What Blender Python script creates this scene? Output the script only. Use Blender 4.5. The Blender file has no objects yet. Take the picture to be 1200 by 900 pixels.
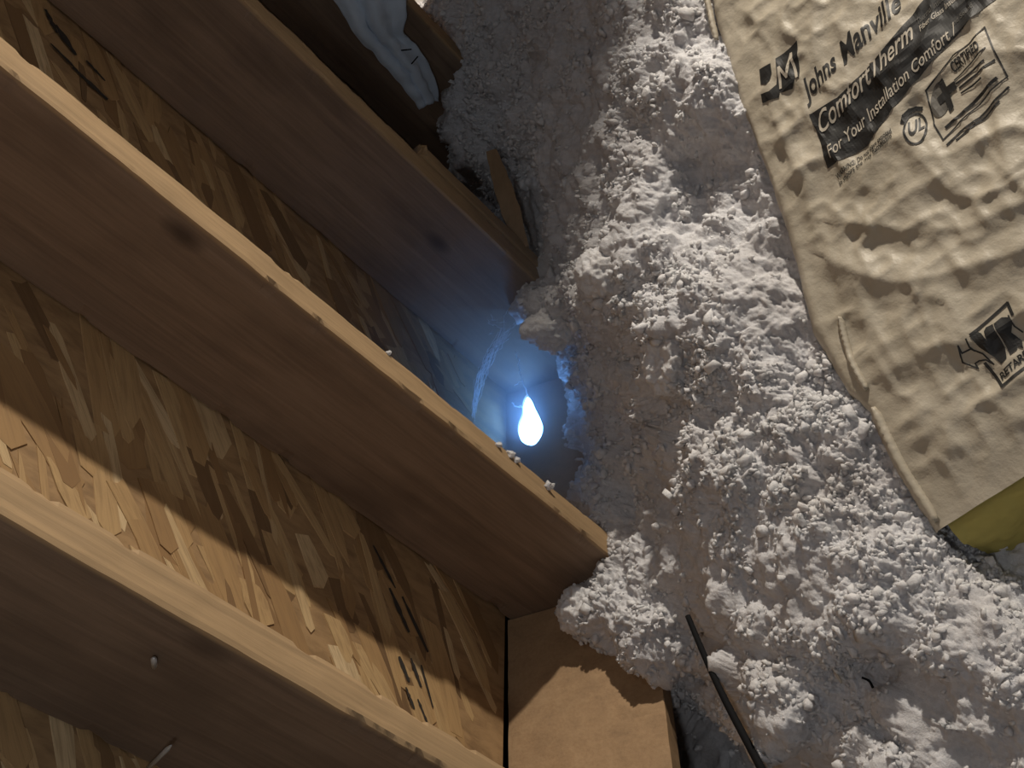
import bpy, bmesh, math, random
import numpy as np
from mathutils import Matrix, Vector

scene = bpy.context.scene
COL = scene.collection
random.seed(11)
RNG = np.random.default_rng(11)

# ------------------------------------------------------------------ camera, world, lights, exposure
F = 1324.4                       # focal length in pixels of the 1200 x 900 frame
H = 1.0                          # eye height above the attic joists
# camera-aligned metres (x right in the picture, y down, z forward) -> world (Z up).  The photo was
# taken level with the phone turned on its side: picture-left is up.
C2W = np.array([[0, -1, 0], [0, 0, 1], [-1, 0, 0]], float)
def W(p):
    return np.asarray(p, float) @ C2W.T + np.array([0, 0, H])
def WD(v):
    return np.asarray(v, float) @ C2W.T
def ray(x, y):
    return np.array([(x - 600) / F, (y - 450) / F, 1.0])

cam_d = bpy.data.cameras.new('camera')
cam = bpy.data.objects.new('camera', cam_d)
COL.objects.link(cam)
cam_d.sensor_fit = 'HORIZONTAL'
cam_d.sensor_width = 36.0
cam_d.lens = 36.0 * F / 1200.0
cam_d.clip_start = 0.02
cam.matrix_world = Matrix(((0, 1, 0, 0), (0, 0, -1, 0), (-1, 0, 0, H), (0, 0, 0, 1)))
scene.camera = cam

world = bpy.data.worlds.new('attic_air')
scene.world = world
world.use_nodes = True
world.node_tree.nodes['Background'].inputs[0].default_value = (0.80, 0.88, 1.0, 1)
world.node_tree.nodes['Background'].inputs[1].default_value = 0.04

scene.view_settings.view_transform = 'Standard'
scene.view_settings.look = 'None'
scene.view_settings.exposure = 0.0
scene.view_settings.gamma = 1.0
scene.view_settings.use_curve_mapping = False

# roof frame fitted to the photograph: r runs down the rafters to the eave, a across the rafters, d from deck to attic
AX_R = np.array([0.65095, 0.56409, 0.50801])
AX_A = np.array([-0.00761, -0.66432, 0.74741])
AX_D = np.array([0.75909, -0.49039, -0.42815])
P0 = np.array([-0.00617, 0.30255, 1.45])
DEPTH, THICK, S3, S1 = 0.1781, 0.0351, 0.398, 0.4301
def fr(r, a, d):
    return P0 + r * AX_R + a * AX_A + d * AX_D
FRAME = Matrix.Identity(4)
for i, v in enumerate((WD(AX_R), WD(AX_A), WD(AX_D))):
    for j in range(3):
        FRAME[j][i] = v[j]
for j in range(3):
    FRAME[j][3] = W(P0)[j]

def lamp(name, pos_cam, power, color, radius):
    ld = bpy.data.lights.new(name, 'POINT')
    ld.energy = power
    ld.color = color
    ld.shadow_soft_size = radius
    o = bpy.data.objects.new(name, ld)
    o.location = W(pos_cam)
    COL.objects.link(o)
    return o
K = 7.5
lamp('work_lamp', fr(-1.75, 0.155 * K, DEPTH + 0.178 * K), 190.0, (1.0, 0.91, 0.78), 0.035)
lamp('fill_lamp_upslope', fr(-3.2, -0.3, 0.6), 9.0, (0.88, 0.93, 1.0), 0.06)  # unseen fill lamp added up the slope to lift shadows on the wool
lamp('fill_lamp_near', (-0.1, 0.15, -0.08), 4.2, (0.97, 0.98, 1.0), 0.05)  # unseen fill lamp added near the camera to brighten the dark lower wood

# ------------------------------------------------------------------ helpers
def link(o, parent=None):
    COL.objects.link(o)
    if parent is not None:
        o.parent = parent
    return o
def tag(o, label=None, cat=None, group=None, kind=None):
    if label: o['label'] = label
    if cat: o['category'] = cat
    if group: o['group'] = group
    if kind: o['kind'] = kind
    return o
def empty(name, mat=None):
    o = bpy.data.objects.new(name, None)
    o.empty_display_size = 0.05
    COL.objects.link(o)
    if mat is not None:
        o.matrix_world = mat
    return o
def mesh_np(name, verts, faces, smooth=True):
    """verts (n,3); faces (m,k) int array with k = 3 or 4"""
    me = bpy.data.meshes.new(name)
    verts = np.ascontiguousarray(verts, np.float32)
    faces = np.ascontiguousarray(faces, np.int32)
    m, k = faces.shape
    me.vertices.add(len(verts))
    me.vertices.foreach_set('co', verts.ravel())
    me.loops.add(m * k)
    me.loops.foreach_set('vertex_index', faces.ravel())
    me.polygons.add(m)
    me.polygons.foreach_set('loop_start', np.arange(0, m * k, k, dtype=np.int32))
    me.polygons.foreach_set('loop_total', np.full(m, k, np.int32))
    me.polygons.foreach_set('use_smooth', np.full(m, smooth, bool))
    me.update(calc_edges=True)
    me.validate()
    return me
def obj(name, me, mat=None, parent=None):
    o = bpy.data.objects.new(name, me)
    if mat is not None and len(me.materials) == 0:
        me.materials.append(mat)
    return link(o, parent)
def mesh_py(name, verts, faces, smooth=False):
    me = bpy.data.meshes.new(name)
    me.from_pydata([tuple(map(float, v)) for v in verts], [], faces)
    me.update()
    if smooth:
        me.polygons.foreach_set('use_smooth', [True] * len(me.polygons))
    return me
def grid_faces(nu, nv):
    i, j = np.meshgrid(np.arange(nu - 1), np.arange(nv - 1), indexing='ij')
    a = (i * nv + j).ravel()
    return np.stack([a, a + nv, a + nv + 1, a + 1], 1)
def tube(name, pts, radii, n=8):
    pts = np.asarray(pts, float)
    m = len(pts)
    radii = np.broadcast_to(np.asarray(radii, float), (m,))
    tan = np.gradient(pts, axis=0)
    tan /= np.linalg.norm(tan, axis=1)[:, None]
    ref = np.array([0.31, 0.83, 0.46])
    u = np.cross(tan, ref); u /= np.linalg.norm(u, axis=1)[:, None]
    v = np.cross(tan, u)
    an = np.linspace(0, 2 * np.pi, n, endpoint=False)
    ring = pts[:, None] + radii[:, None, None] * (np.cos(an)[None, :, None] * u[:, None] + np.sin(an)[None, :, None] * v[:, None])
    verts = ring.reshape(-1, 3).tolist()
    faces = [(i * n + k, i * n + (k + 1) % n, (i + 1) * n + (k + 1) % n, (i + 1) * n + k) for i in range(m - 1) for k in range(n)]
    faces.append(tuple(range(n))[::-1])
    faces.append(tuple((m - 1) * n + k for k in range(n)))
    return mesh_py(name, verts, faces, True)
def smooth_path(ctrl, n):
    ctrl = np.asarray(ctrl, float)
    t = np.linspace(0, len(ctrl) - 1, n)
    out = []
    for x in t:
        i = min(int(x), len(ctrl) - 2); s = x - i
        p1, p2 = ctrl[i], ctrl[i + 1]
        p0 = ctrl[i - 1] if i > 0 else 2 * p1 - p2
        p3 = ctrl[i + 2] if i + 2 < len(ctrl) else 2 * p2 - p1
        out.append(0.5 * (2 * p1 + (p2 - p0) * s + (2 * p0 - 5 * p1 + 4 * p2 - p3) * s * s + (3 * p1 - p0 - 3 * p2 + p3) * s ** 3))
    return np.array(out)

# numpy noise
def _hash(i, j, k, seed):
    h = (i.astype(np.int64) * 374761393 + j.astype(np.int64) * 668265263 + k.astype(np.int64) * 2147483647 + seed * 1274126177) & 0xFFFFFFFF
    h = ((h ^ (h >> 13)) * 1274126177) & 0xFFFFFFFF
    h = ((h ^ (h >> 16)) * 2246822519) & 0xFFFFFFFF
    return h ^ (h >> 15)
def vnoise(p, seed=0):
    """value noise in [-1, 1] of points (n,3)"""
    f = np.floor(p); t = p - f; t = t * t * t * (t * (t * 6 - 15) + 10)
    f = f.astype(np.int64)
    out = 0
    for dx in (0, 1):
        for dy in (0, 1):
            for dz in (0, 1):
                h = _hash(f[:, 0] + dx, f[:, 1] + dy, f[:, 2] + dz, seed) / 4294967295.0
                w = (t[:, 0] if dx else 1 - t[:, 0]) * (t[:, 1] if dy else 1 - t[:, 1]) * (t[:, 2] if dz else 1 - t[:, 2])
                out = out + w * h
    return out * 2 - 1
def fbm(p, octaves=4, seed=0):
    o, a, n = 0, 1.0, 0
    for k in range(octaves):
        o = o + a * vnoise(p * (2.03 ** k) + 17.3 * k, seed + k); n += a; a *= 0.5
    return o / n
def worley(p, seed=0):
    """distance to the nearest feature point, clipped to 1"""
    f = np.floor(p).astype(np.int64)
    best = np.full(len(p), 9.0, np.float32)
    pf = p.astype(np.float32)
    for dx in (-1, 0, 1):
        for dy in (-1, 0, 1):
            for dz in (-1, 0, 1):
                c = f + np.array([dx, dy, dz])
                h = _hash(c[:, 0], c[:, 1], c[:, 2], seed)
                q = np.stack([(h & 1023) / 1023.0, ((h >> 10) & 1023) / 1023.0, ((h >> 20) & 1023) / 1023.0], 1).astype(np.float32)
                d = ((c + q).astype(np.float32) - pf)
                best = np.minimum(best, (d * d).sum(1))
    return np.minimum(np.sqrt(best), 1.0)

# ------------------------------------------------------------------ materials
def new_mat(name):
    m = bpy.data.materials.new(name)
    m.use_nodes = True
    nt = m.node_tree
    b = nt.nodes['Principled BSDF']
    return m, nt, b
def nd(nt, typ, **kw):
    n = nt.nodes.new(typ)
    for k, v in kw.items():
        setattr(n, k, v)
    return n
def ramp(nt, src, stops):
    n = nd(nt, 'ShaderNodeValToRGB')
    el = n.color_ramp.elements
    while len(el) > 1: el.remove(el[-1])
    el[0].position, el[0].color = stops[0][0], (*stops[0][1], 1)
    for p, c in stops[1:]:
        e = el.new(p); e.color = (*c, 1)
    nt.links.new(src, n.inputs[0])
    return n.outputs[0]
def noise(nt, vec, scale, detail=4, rough=0.55, dist=0.0):
    n = nd(nt, 'ShaderNodeTexNoise')
    n.inputs['Scale'].default_value = scale
    n.inputs['Detail'].default_value = detail
    n.inputs['Roughness'].default_value = rough
    n.inputs['Distortion'].default_value = dist
    nt.links.new(vec, n.inputs['Vector'])
    return n.outputs['Fac']
def mapping(nt, scale=(1, 1, 1), loc=(0, 0, 0), rot=(0, 0, 0)):
    tc = nd(nt, 'ShaderNodeTexCoord')
    mp = nd(nt, 'ShaderNodeMapping')
    mp.inputs['Scale'].default_value = scale
    mp.inputs['Location'].default_value = loc
    mp.inputs['Rotation'].default_value = rot
    nt.links.new(tc.outputs['Object'], mp.inputs['Vector'])
    return mp.outputs['Vector']
def mix(nt, fac, a, b, mode='MIX'):
    n = nd(nt, 'ShaderNodeMix', data_type='RGBA', blend_type=mode)
    for sock, v in ((n.inputs[0], fac), (n.inputs[6], a), (n.inputs[7], b)):
        if isinstance(v, (int, float)): sock.default_value = v
        elif isinstance(v, tuple): sock.default_value = (*v, 1)
        else: nt.links.new(v, sock)
    return n.outputs[2]
def bump(nt, b, h, strength, dist):
    n = nd(nt, 'ShaderNodeBump')
    n.inputs['Strength'].default_value = strength
    n.inputs['Distance'].default_value = dist
    nt.links.new(h, n.inputs['Height'])
    nt.links.new(n.outputs[0], b.inputs['Normal'])
def lumber(name, c0, c1, c2, knots=True, seed=0.0, lit_edge=None):
    m, nt, b = new_mat(name)
    v = mapping(nt, (2.2, 26, 26), (seed, seed, 0))
    g = noise(nt, v, 1.6, 6, 0.6, 0.6)
    col = ramp(nt, g, [(0.28, c0), (0.5, c1), (0.72, c2)])
    v2 = mapping(nt, (9, 260, 260), (0, seed, 0))
    fine = noise(nt, v2, 1.0, 3, 0.6)
    col = mix(nt, 0.35, col, ramp(nt, fine, [(0.3, c0), (0.7, c2)]))
    big = noise(nt, mapping(nt, (5, 9, 9), (seed + 3, 0, 0)), 1.0, 3)
    col = mix(nt, ramp(nt, big, [(0.5, (0, 0, 0)), (0.72, (0.55, 0.55, 0.55))]), col, tuple(x * 0.62 for x in c0))
    if knots:
        vo = nd(nt, 'ShaderNodeTexVoronoi')
        vo.inputs['Scale'].default_value = 1.0
        nt.links.new(mapping(nt, (4.2, 8.5, 8.5), (seed + 0.4, 0.2, 0.1)), vo.inputs['Vector'])
        kf = ramp(nt, vo.outputs['Distance'], [(0.05, (1, 1, 1)), (0.13, (0, 0, 0))])
        col = mix(nt, kf, col, tuple(x * 0.55 for x in c0))
    if lit_edge is not None:          # lamplight painted into the colour: narrow edge paler, broad faces darker
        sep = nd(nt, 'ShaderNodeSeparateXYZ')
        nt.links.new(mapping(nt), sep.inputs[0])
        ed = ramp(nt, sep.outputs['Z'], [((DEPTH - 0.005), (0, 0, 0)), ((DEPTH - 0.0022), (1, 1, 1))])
        pale = ramp(nt, g, [(0.28, tuple(x * 0.72 for x in lit_edge)), (0.5, lit_edge), (0.72, tuple(x * 1.15 for x in lit_edge))])
        pale = mix(nt, 0.3, pale, ramp(nt, fine, [(0.3, tuple(x * 0.6 for x in lit_edge)), (0.7, tuple(x * 1.2 for x in lit_edge))]))
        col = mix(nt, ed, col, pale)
    nt.links.new(col, b.inputs['Base Color'])
    b.inputs['Roughness'].default_value = 0.75
    bump(nt, b, fine, 0.35, 0.0012)
    return m
M_RAFTER = lumber('rafter_pine', (0.15, 0.098, 0.064), (0.235, 0.157, 0.102), (0.31, 0.215, 0.145), lit_edge=(0.43, 0.285, 0.15))
M_BLOCK = lumber('blocking_pine', (0.25, 0.155, 0.08), (0.33, 0.205, 0.105), (0.40, 0.26, 0.14), False, 4.2)
def osb(name, per_object):
    m, nt, b = new_mat(name)
    v = mapping(nt, (2.0, 7, 1) if per_object else (14, 40, 14))
    g = noise(nt, v, 1.5, 5, 0.6, 0.4)
    if per_object:
        oi = nd(nt, 'ShaderNodeObjectInfo')
        col = ramp(nt, oi.outputs['Random'], [(0.0, (0.16, 0.09, 0.04)), (0.14, (0.30, 0.17, 0.07)), (0.45, (0.45, 0.28, 0.125)), (0.8, (0.55, 0.37, 0.18)), (1.0, (0.68, 0.51, 0.30))])
        col = mix(nt, ramp(nt, g, [(0.42, (0, 0, 0)), (0.72, (0.6, 0.6, 0.6))]), col, (0.25, 0.15, 0.07))
    else:
        col = ramp(nt, g, [(0.3, (0.22, 0.13, 0.06)), (0.6, (0.40, 0.25, 0.12))])
    nt.links.new(col, b.inputs['Base Color'])
    b.inputs['Roughness'].default_value = 0.7
    bump(nt, b, g, 0.4, 0.001)
    return m
M_OSB = osb('strand_board', False)
M_STRAND = osb('wood_strand', True)
def fluff(name, base, dust, fac=0.75):
    m, nt, b = new_mat(name)
    tc = nd(nt, 'ShaderNodeTexCoord')
    a = noise(nt, tc.outputs['Object'], 9.0, 5, 0.65)
    c = mix(nt, ramp(nt, a, [(0.48, (0, 0, 0)), (0.74, (fac,) * 3)]), base, dust)
    n2 = noise(nt, tc.outputs['Object'], 160.0, 3, 0.6)
    c = mix(nt, ramp(nt, n2, [(0.35, (0.3,) * 3), (0.6, (0, 0, 0))]), c, tuple(x * 0.8 for x in dust))
    nt.links.new(c, b.inputs['Base Color'])
    b.inputs['Roughness'].default_value = 1.0
    b.inputs['Specular IOR Level'].default_value = 0.1
    b.inputs['Subsurface Weight'].default_value = 0.7
    b.inputs['Subsurface Radius'].default_value = (1.0, 0.97, 0.95)
    b.inputs['Subsurface Scale'].default_value = 0.0035
    n3 = noise(nt, tc.outputs['Object'], 420.0, 4, 0.7)
    bump(nt, b, n3, 0.7, 0.004)
    return m
M_FLUFF = fluff('blown_glass_wool', (0.73, 0.72, 0.735), (0.54, 0.505, 0.49))
M_TUFT = fluff('loose_tuft', (0.82, 0.81, 0.82), (0.66, 0.61, 0.57), 0.5)
def plain(name, c, rough=0.6, metal=0.0, spec=0.5):
    m, nt, b = new_mat(name)
    tc = nd(nt, 'ShaderNodeTexCoord')
    n = noise(nt, tc.outputs['Object'], 60.0, 3)
    nt.links.new(mix(nt, n, tuple(x * 0.85 for x in c), tuple(min(1, x * 1.12) for x in c)), b.inputs['Base Color'])
    b.inputs['Roughness'].default_value = rough
    b.inputs['Metallic'].default_value = metal
    b.inputs['Specular IOR Level'].default_value = spec
    return m
M_KRAFT, nt, b = new_mat('kraft_paper')
tc = nd(nt, 'ShaderNodeTexCoord')
g1 = noise(nt, tc.outputs['Object'], 14, 5, 0.6)
c = ramp(nt, g1, [(0.3, (0.44, 0.385, 0.295)), (0.7, (0.55, 0.49, 0.39))])
nt.links.new(c, b.inputs['Base Color'])
b.inputs['Roughness'].default_value = 0.5
g2 = noise(nt, tc.outputs['Object'], 70, 5, 0.6)
bump(nt, b, g2, 0.35, 0.004)
M_INK = plain('black_print', (0.016, 0.015, 0.014), 0.55)
M_INKGREY = plain('grey_print', (0.11, 0.10, 0.085), 0.6)
M_PAPER = plain('unprinted_letter', (0.55, 0.49, 0.40), 0.55)
M_WOOL = plain('yellow_glass_wool', (0.45, 0.385, 0.125), 1.0, 0, 0.1)
M_FOAM = plain('pale_foam', (0.62, 0.70, 0.80), 0.8)
M_CABLE = plain('black_cable', (0.008, 0.008, 0.009), 0.8, 0.0, 0.15)
M_STEEL = plain('bright_steel', (0.72, 0.74, 0.76), 0.35, 0.35)
M_STAIN = plain('dark_ink_stamp', (0.03, 0.024, 0.02), 0.8)
M_WEB = plain('spider_silk', (0.9, 0.92, 0.95), 0.6)
nt = M_WEB.node_tree
tr = nd(nt, 'ShaderNodeBsdfTranslucent'); tr.inputs[0].default_value = (0.95, 0.97, 1, 1)
mx = nd(nt, 'ShaderNodeMixShader'); mx.inputs[0].default_value = 0.65
nt.links.new(nt.nodes['Principled BSDF'].outputs[0], mx.inputs[1]); nt.links.new(tr.outputs[0], mx.inputs[2]); nt.links.new(mx.outputs[0], nt.nodes['Material Output'].inputs['Surface'])
M_DAY, nt, b = new_mat('daylight')
b.inputs['Base Color'].default_value = (0, 0, 0, 1)
b.inputs['Emission Color'].default_value = (0.13, 0.38, 1.0, 1)
b.inputs['Emission Strength'].default_value = 45.0

# ------------------------------------------------------------------ roof deck (ceiling) with its strands
ceiling = tag(empty('ceiling', FRAME.copy()), 'oriented strand board roof deck above the rafters', None, None, 'structure')
def strand_mesh(k):
    rnd = random.Random(100 + k)
    n0 = [(-0.5, -0.5 + rnd.uniform(0, .25)), (-0.5 + rnd.uniform(0, .12), rnd.uniform(-.2, .2)), (-0.5 + rnd.uniform(0, .3), 0.5 - rnd.uniform(0, .25)),
          (0.0, 0.5 - rnd.uniform(0, .12)),
          (0.5 - rnd.uniform(0, .3), 0.5 - rnd.uniform(0, .3)), (0.5, rnd.uniform(-.2, .2)), (0.5 - rnd.uniform(0, .2), -0.5 + rnd.uniform(0, .25)),
          (0.0, -0.5 + rnd.uniform(0, .12))]
    n = len(n0)
    v = [(x, y, 0.0) for x, y in n0] + [(x * .985, y * .96, 1.0) for x, y in n0]
    f = [tuple(range(n, 2 * n))] + [((i + 1) % n, i, i + n, (i + 1) % n + n)[::-1] for i in range(n)]
    return mesh_py('strand', v, f)
STRANDS = [strand_mesh(k) for k in range(14)]
for me in STRANDS: me.materials.append(M_STRAND)
def deck_panel(r0, r1, a0, a1, fields, r1b=None):
    v = [(r, a, d) for d in (-0.0115, 0.0) for r, a in ((r0, a0), (r1, a0), (r1 if r1b is None else r1b, a1), (r0, a1))]
    f = [(3, 2, 1, 0), (4, 5, 6, 7), (0, 1, 5, 4), (1, 2, 6, 5), (2, 3, 7, 6), (3, 0, 4, 7)]
    p = obj('sheathing_panel', mesh_py('sheathing_panel', v, f), M_OSB, ceiling)
    for (fr0, fr1, fa0, fa1, n, ang, spread, lmin, lmax) in fields:
        for i in range(n):
            s = link(bpy.data.objects.new('strand', STRANDS[random.randrange(len(STRANDS))]), p)
            L = random.uniform(lmin, lmax); wdt = random.choice((0.010, 0.014, 0.02, 0.028, 0.036)) * random.uniform(0.8, 1.2)
            th = ang + random.gauss(0, spread)
            hw = 0.5 * (abs(L * math.sin(th)) + abs(wdt * math.cos(th)))
            a = random.uniform(fa0, fa1)
            a = min(max(a, fa0 - 0.012), fa1 + 0.012)
            s.location = (random.uniform(fr0, fr1), a, 0.0)
            s.rotation_euler = (random.gauss(0, 0.012), random.gauss(0, 0.004), th)
            s.scale = (L, wdt, random.uniform(0.0003, 0.0016))
    return p
# strands lie across the rafters, leaning as in the photograph
def deck_hit(x, y):
    q = ray(x, y); X = q * (AX_D @ P0) / (AX_D @ q) - P0
    return np.array([X @ AX_R, X @ AX_A])
da = deck_hit(225, 600) - deck_hit(180, 470)
ANG = math.atan2(da[1], da[0])
p23 = deck_panel(-2.2, -0.013, -S3 + THICK * 0.5, THICK * 0.5, [(-0.98, -0.05, -S3 + THICK + 0.002, -0.002, 290, ANG, 0.13, 0.05, 0.17)], -0.004)
deck_panel(0.02, 0.6, -S3 + THICK * 0.5, THICK * 0.5, [])
p12 = deck_panel(-2.2, 0.6, THICK * 0.5, S1 + THICK * 0.5, [(-1.05, -0.1, 0.10, S1 - 0.002, 220, ANG, 0.16, 0.05, 0.16)])
p34 = deck_panel(-2.2, 0.6, -2 * S3 + THICK * 0.5, -S3 + THICK * 0.5, [(-0.95, -0.05, -0.76, -S3 - 0.002, 290, ANG, 0.2, 0.06, 0.17)])
deck_panel(-2.2, 0.6, S1 + THICK * 0.5, 2.6, [])
deck_panel(-2.2, 0.6, -2.2, -2 * S3 + THICK * 0.5, [])

gap_shade = obj('gap_shade_sheet', mesh_py('gap_shade_sheet', [(r, a, d) for d in (-0.05, -0.045) for r, a in ((-2.2, -2.2), (0.6, -2.2), (0.6, 2.6), (-2.2, 2.6))],
           [(3, 2, 1, 0), (4, 5, 6, 7), (0, 1, 5, 4), (1, 2, 6, 5), (2, 3, 7, 6), (3, 0, 4, 7)]), M_CABLE, ceiling)  # black sheet added behind the deck so the shaded gap at the block looks black
# smudged mill stamps printed on the strand board
def stamp(panel, marks, label):
    vs, fs = [], []
    for (x0, y0, x1, y1, wpx) in marks:
        A0, A1 = deck_hit(x0, y0), deck_hit(x1, y1)
        t = (A1 - A0) / np.linalg.norm(A1 - A0); nn = np.array([-t[1], t[0]])
        n = 9
        for k in range(n):
            s = k / (n - 1)
            c = A0 + (A1 - A0) * s
            w = wpx / 1150.0 * (0.25 + 0.75 * math.sin(math.pi * min(max(s, .06), .94)) ** .5) * random.uniform(0.55, 1.1)
            for sg in (-1, 1):
                q = c + nn * sg * w * 0.5
                vs.append((q[0], q[1], 0.0021))
        b0 = len(vs) - 2 * n
        for k in range(n - 1):
            fs.append((b0 + 2 * k, b0 + 2 * k + 1, b0 + 2 * k + 3, b0 + 2 * k + 2))
    o = obj('mill_stamp', mesh_py('mill_stamp', vs, fs), M_STAIN, panel)
    o['label'] = label
stamp(p23, [(455, 690, 478, 742, 9), (470, 700, 500, 765, 7), (466, 770, 478, 800, 8), (480, 772, 492, 806, 7), (492, 780, 506, 830, 5),
            (474, 806, 484, 832, 6), (488, 820, 500, 850, 6), (436, 640, 462, 690, 6)], 'smudged black mill stamp')
stamp(p12, [(52, 12, 66, 40, 9), (64, 30, 88, 66, 12), (58, 52, 90, 84, 6), (84, 80, 125, 118, 11), (100, 72, 122, 96, 6), (70, 0, 84, 14, 8)], 'faded black mill stamp')

# ------------------------------------------------------------------ rafters
def board_mesh(name, r0, r1, a0, a1, d0, d1, seed, rough=0.0016, step=0.006, bite=None):
    c = 0.0025
    sec = []
    na, ndp = 6, 10
    for s in np.linspace(0, 1, na, endpoint=False): sec.append((a0 + (a1 - a0) * s, d0))
    for s in np.linspace(0, 1, ndp, endpoint=False): sec.append((a1, d0 + (d1 - d0) * s))
    for s in np.linspace(0, 1, na, endpoint=False): sec.append((a1 + (a0 - a1) * s, d1))
    for s in np.linspace(0, 1, ndp, endpoint=False): sec.append((a0, d1 + (d0 - d1) * s))
    sec = np.array(sec)
    n = len(sec)
    rr = np.arange(r0, r1 + step * 0.5, step)
    m = len(rr)
    V = np.zeros((m, n, 3))
    V[:, :, 0] = rr[:, None]; V[:, :, 1] = sec[None, :, 0]; V[:, :, 2] = sec[None, :, 1]
    ca, cd = (a0 + a1) / 2, (d0 + d1) / 2
    P = V.reshape(-1, 3)
    ex = np.minimum(np.abs(P[:, 1] - a0), np.abs(P[:, 1] - a1))
    ed = np.minimum(np.abs(P[:, 2] - d0), np.abs(P[:, 2] - d1))
    corner = ((ex < 1e-5) & (ed < 1e-5)).astype(float)
    nz = fbm(P * np.array([34, 14, 14]) + seed, 4, seed)
    chip = np.clip(fbm(P * np.array([37, 11, 11]) + seed * 3.37, 5, seed + 5) - 0.22, 0, 1)
    inward = np.stack([np.zeros(len(P)), np.sign(ca - P[:, 1]), np.sign(cd - P[:, 2])], 1)
    P += inward * (corner * (0.0010 + chip * 0.008))[:, None]
    P[:, 1] += rough * nz * 0.5
    P[:, 2] += rough * 0.8 * fbm(P * np.array([25, 40, 6]) + 9 + seed, 3, seed + 2)
    if bite is not None:
        P[:, 2] += bite(P)
    idx = np.arange(m * n).reshape(m, n)
    a = idx[:-1, :]; bq = np.roll(idx, -1, 1)[:-1, :]; cq = np.roll(idx, -1, 1)[1:, :]; dq = idx[1:, :]
    faces = np.stack([a, dq, cq, bq], -1).reshape(-1, 4).tolist()
    faces.append(list(range(n))); faces.append([(m - 1) * n + k for k in range(n)][::-1])
    me = mesh_py(name, P, faces, False)
    return me
def board(name, label, cat, args, mat, group=None, **kw):
    o = obj(name, board_mesh(name, *args, **kw), mat)
    o.matrix_world = FRAME.copy()
    return tag(o, label, cat, group)
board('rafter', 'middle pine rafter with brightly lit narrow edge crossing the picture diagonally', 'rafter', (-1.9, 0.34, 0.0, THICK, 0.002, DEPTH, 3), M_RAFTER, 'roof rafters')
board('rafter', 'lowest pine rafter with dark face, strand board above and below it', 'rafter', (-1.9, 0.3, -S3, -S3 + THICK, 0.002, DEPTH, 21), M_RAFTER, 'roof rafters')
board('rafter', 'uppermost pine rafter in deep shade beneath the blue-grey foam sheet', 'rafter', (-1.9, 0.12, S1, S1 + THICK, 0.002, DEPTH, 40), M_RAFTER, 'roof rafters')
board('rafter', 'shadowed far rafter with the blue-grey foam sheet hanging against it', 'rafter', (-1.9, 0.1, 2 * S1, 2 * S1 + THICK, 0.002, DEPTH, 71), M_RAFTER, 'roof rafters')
def splinter(P):
    return np.where(P[:, 0] < -0.375, RNG.uniform(-0.012, 0.004, len(P)), 0.0)
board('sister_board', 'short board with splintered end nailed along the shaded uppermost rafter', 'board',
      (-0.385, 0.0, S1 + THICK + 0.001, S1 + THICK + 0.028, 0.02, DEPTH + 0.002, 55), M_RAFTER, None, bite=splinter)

# unseen strand board panel added to shade the far wool, standing from the deck down
v = [(r, a, d) for d in (0.0, 1.3) for r, a in ((-2.2, 1.0), (-0.5, 1.0), (-0.5, 1.012), (-2.2, 1.012))]
o = obj('added_shade_panel', mesh_py('added_shade_panel', v, [(3, 2, 1, 0), (4, 5, 6, 7), (0, 1, 5, 4), (1, 2, 6, 5), (2, 3, 7, 6), (3, 0, 4, 7)]), M_OSB)
o.matrix_world = FRAME.copy(); tag(o, 'unseen strand board panel added to shade the far wool', None, None, 'structure')

# ------------------------------------------------------------------ blocking between the rafters, one with the daylight gap
RB = 0.055
def blk(a, e, dep):            # point on a block: e 0..1 from deck to rafter edge, dep behind its face
    rn = np.array([DEPTH, -RB]) / math.hypot(DEPTH, RB)        # (r, d) normal pointing to the eave
    return (RB * e + dep * rn[0], a, DEPTH * e + dep * rn[1])
def block_mesh(name, a0, a1, e0, e1, thick, seed, hole=None):
    bm = bmesh.new()
    if hole is None:
        na, ne = 40, 26
        P = np.array([[blk(a0 + (a1 - a0) * i / na, e0 + (e1 - e0) * j / ne, 0.0) for j in range(ne + 1)] for i in range(na + 1)]).reshape(-1, 3)
        P[:, 0] += 0.0012 * fbm(P * np.array([20, 60, 12]), 4, seed)
        Q = np.array([[blk(a0 + (a1 - a0) * i / na, e0 + (e1 - e0) * j / ne, thick) for j in (0, ne)] for i in (0, na)]).reshape(-1, 3)
        f = grid_faces(na + 1, ne + 1)[:, ::-1].tolist()
        n = len(P); w = ne + 1
        V = np.concatenate([P, Q])
        c00, c01, c10, c11 = n, n + 1, n + 2, n + 3
        f.append([c00, c01, c11, c10][::-1][::-1])
        f.append([j for j in range(w)] + [c01, c00])
        f.append([na * w + j for j in range(w)][::-1] + [c10, c11])
        f.append([i * w for i in range(na + 1)][::-1] + [c00, c10])
        f.append([i * w + ne for i in range(na + 1)] + [c11, c01])
        me = mesh_py(name, V, f, False)
        return me
    outer = [(a0, e0), (a1, e0), (a1, e1), (a0, e1)]
    loops = []
    for lp in (outer, hole):
        vs = [bm.verts.new(blk(a, e, 0.0)) for a, e in lp]
        loops.append([bm.edges.new((vs[i], vs[(i + 1) % len(vs)])) for i in range(len(vs))])
    bmesh.ops.triangle_fill(bm, use_beauty=True, edges=loops[0] + loops[1])
    g = bmesh.ops.extrude_face_region(bm, geom=bm.faces[:])
    off = Vector(blk(0, 0, thick)) - Vector(blk(0, 0, 0))
    bmesh.ops.translate(bm, vec=off, verts=[x for x in g['geom'] if isinstance(x, bmesh.types.BMVert)])
    bmesh.ops.recalc_face_normals(bm, faces=bm.faces[:])
    me = bpy.data.meshes.new(name); bm.to_mesh(me); bm.free()
    return me
o = obj('blocking', block_mesh('blocking', -S3 + THICK + 0.001, -0.001, 0.004, 1.03, 0.036, 7), M_BLOCK)
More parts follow.
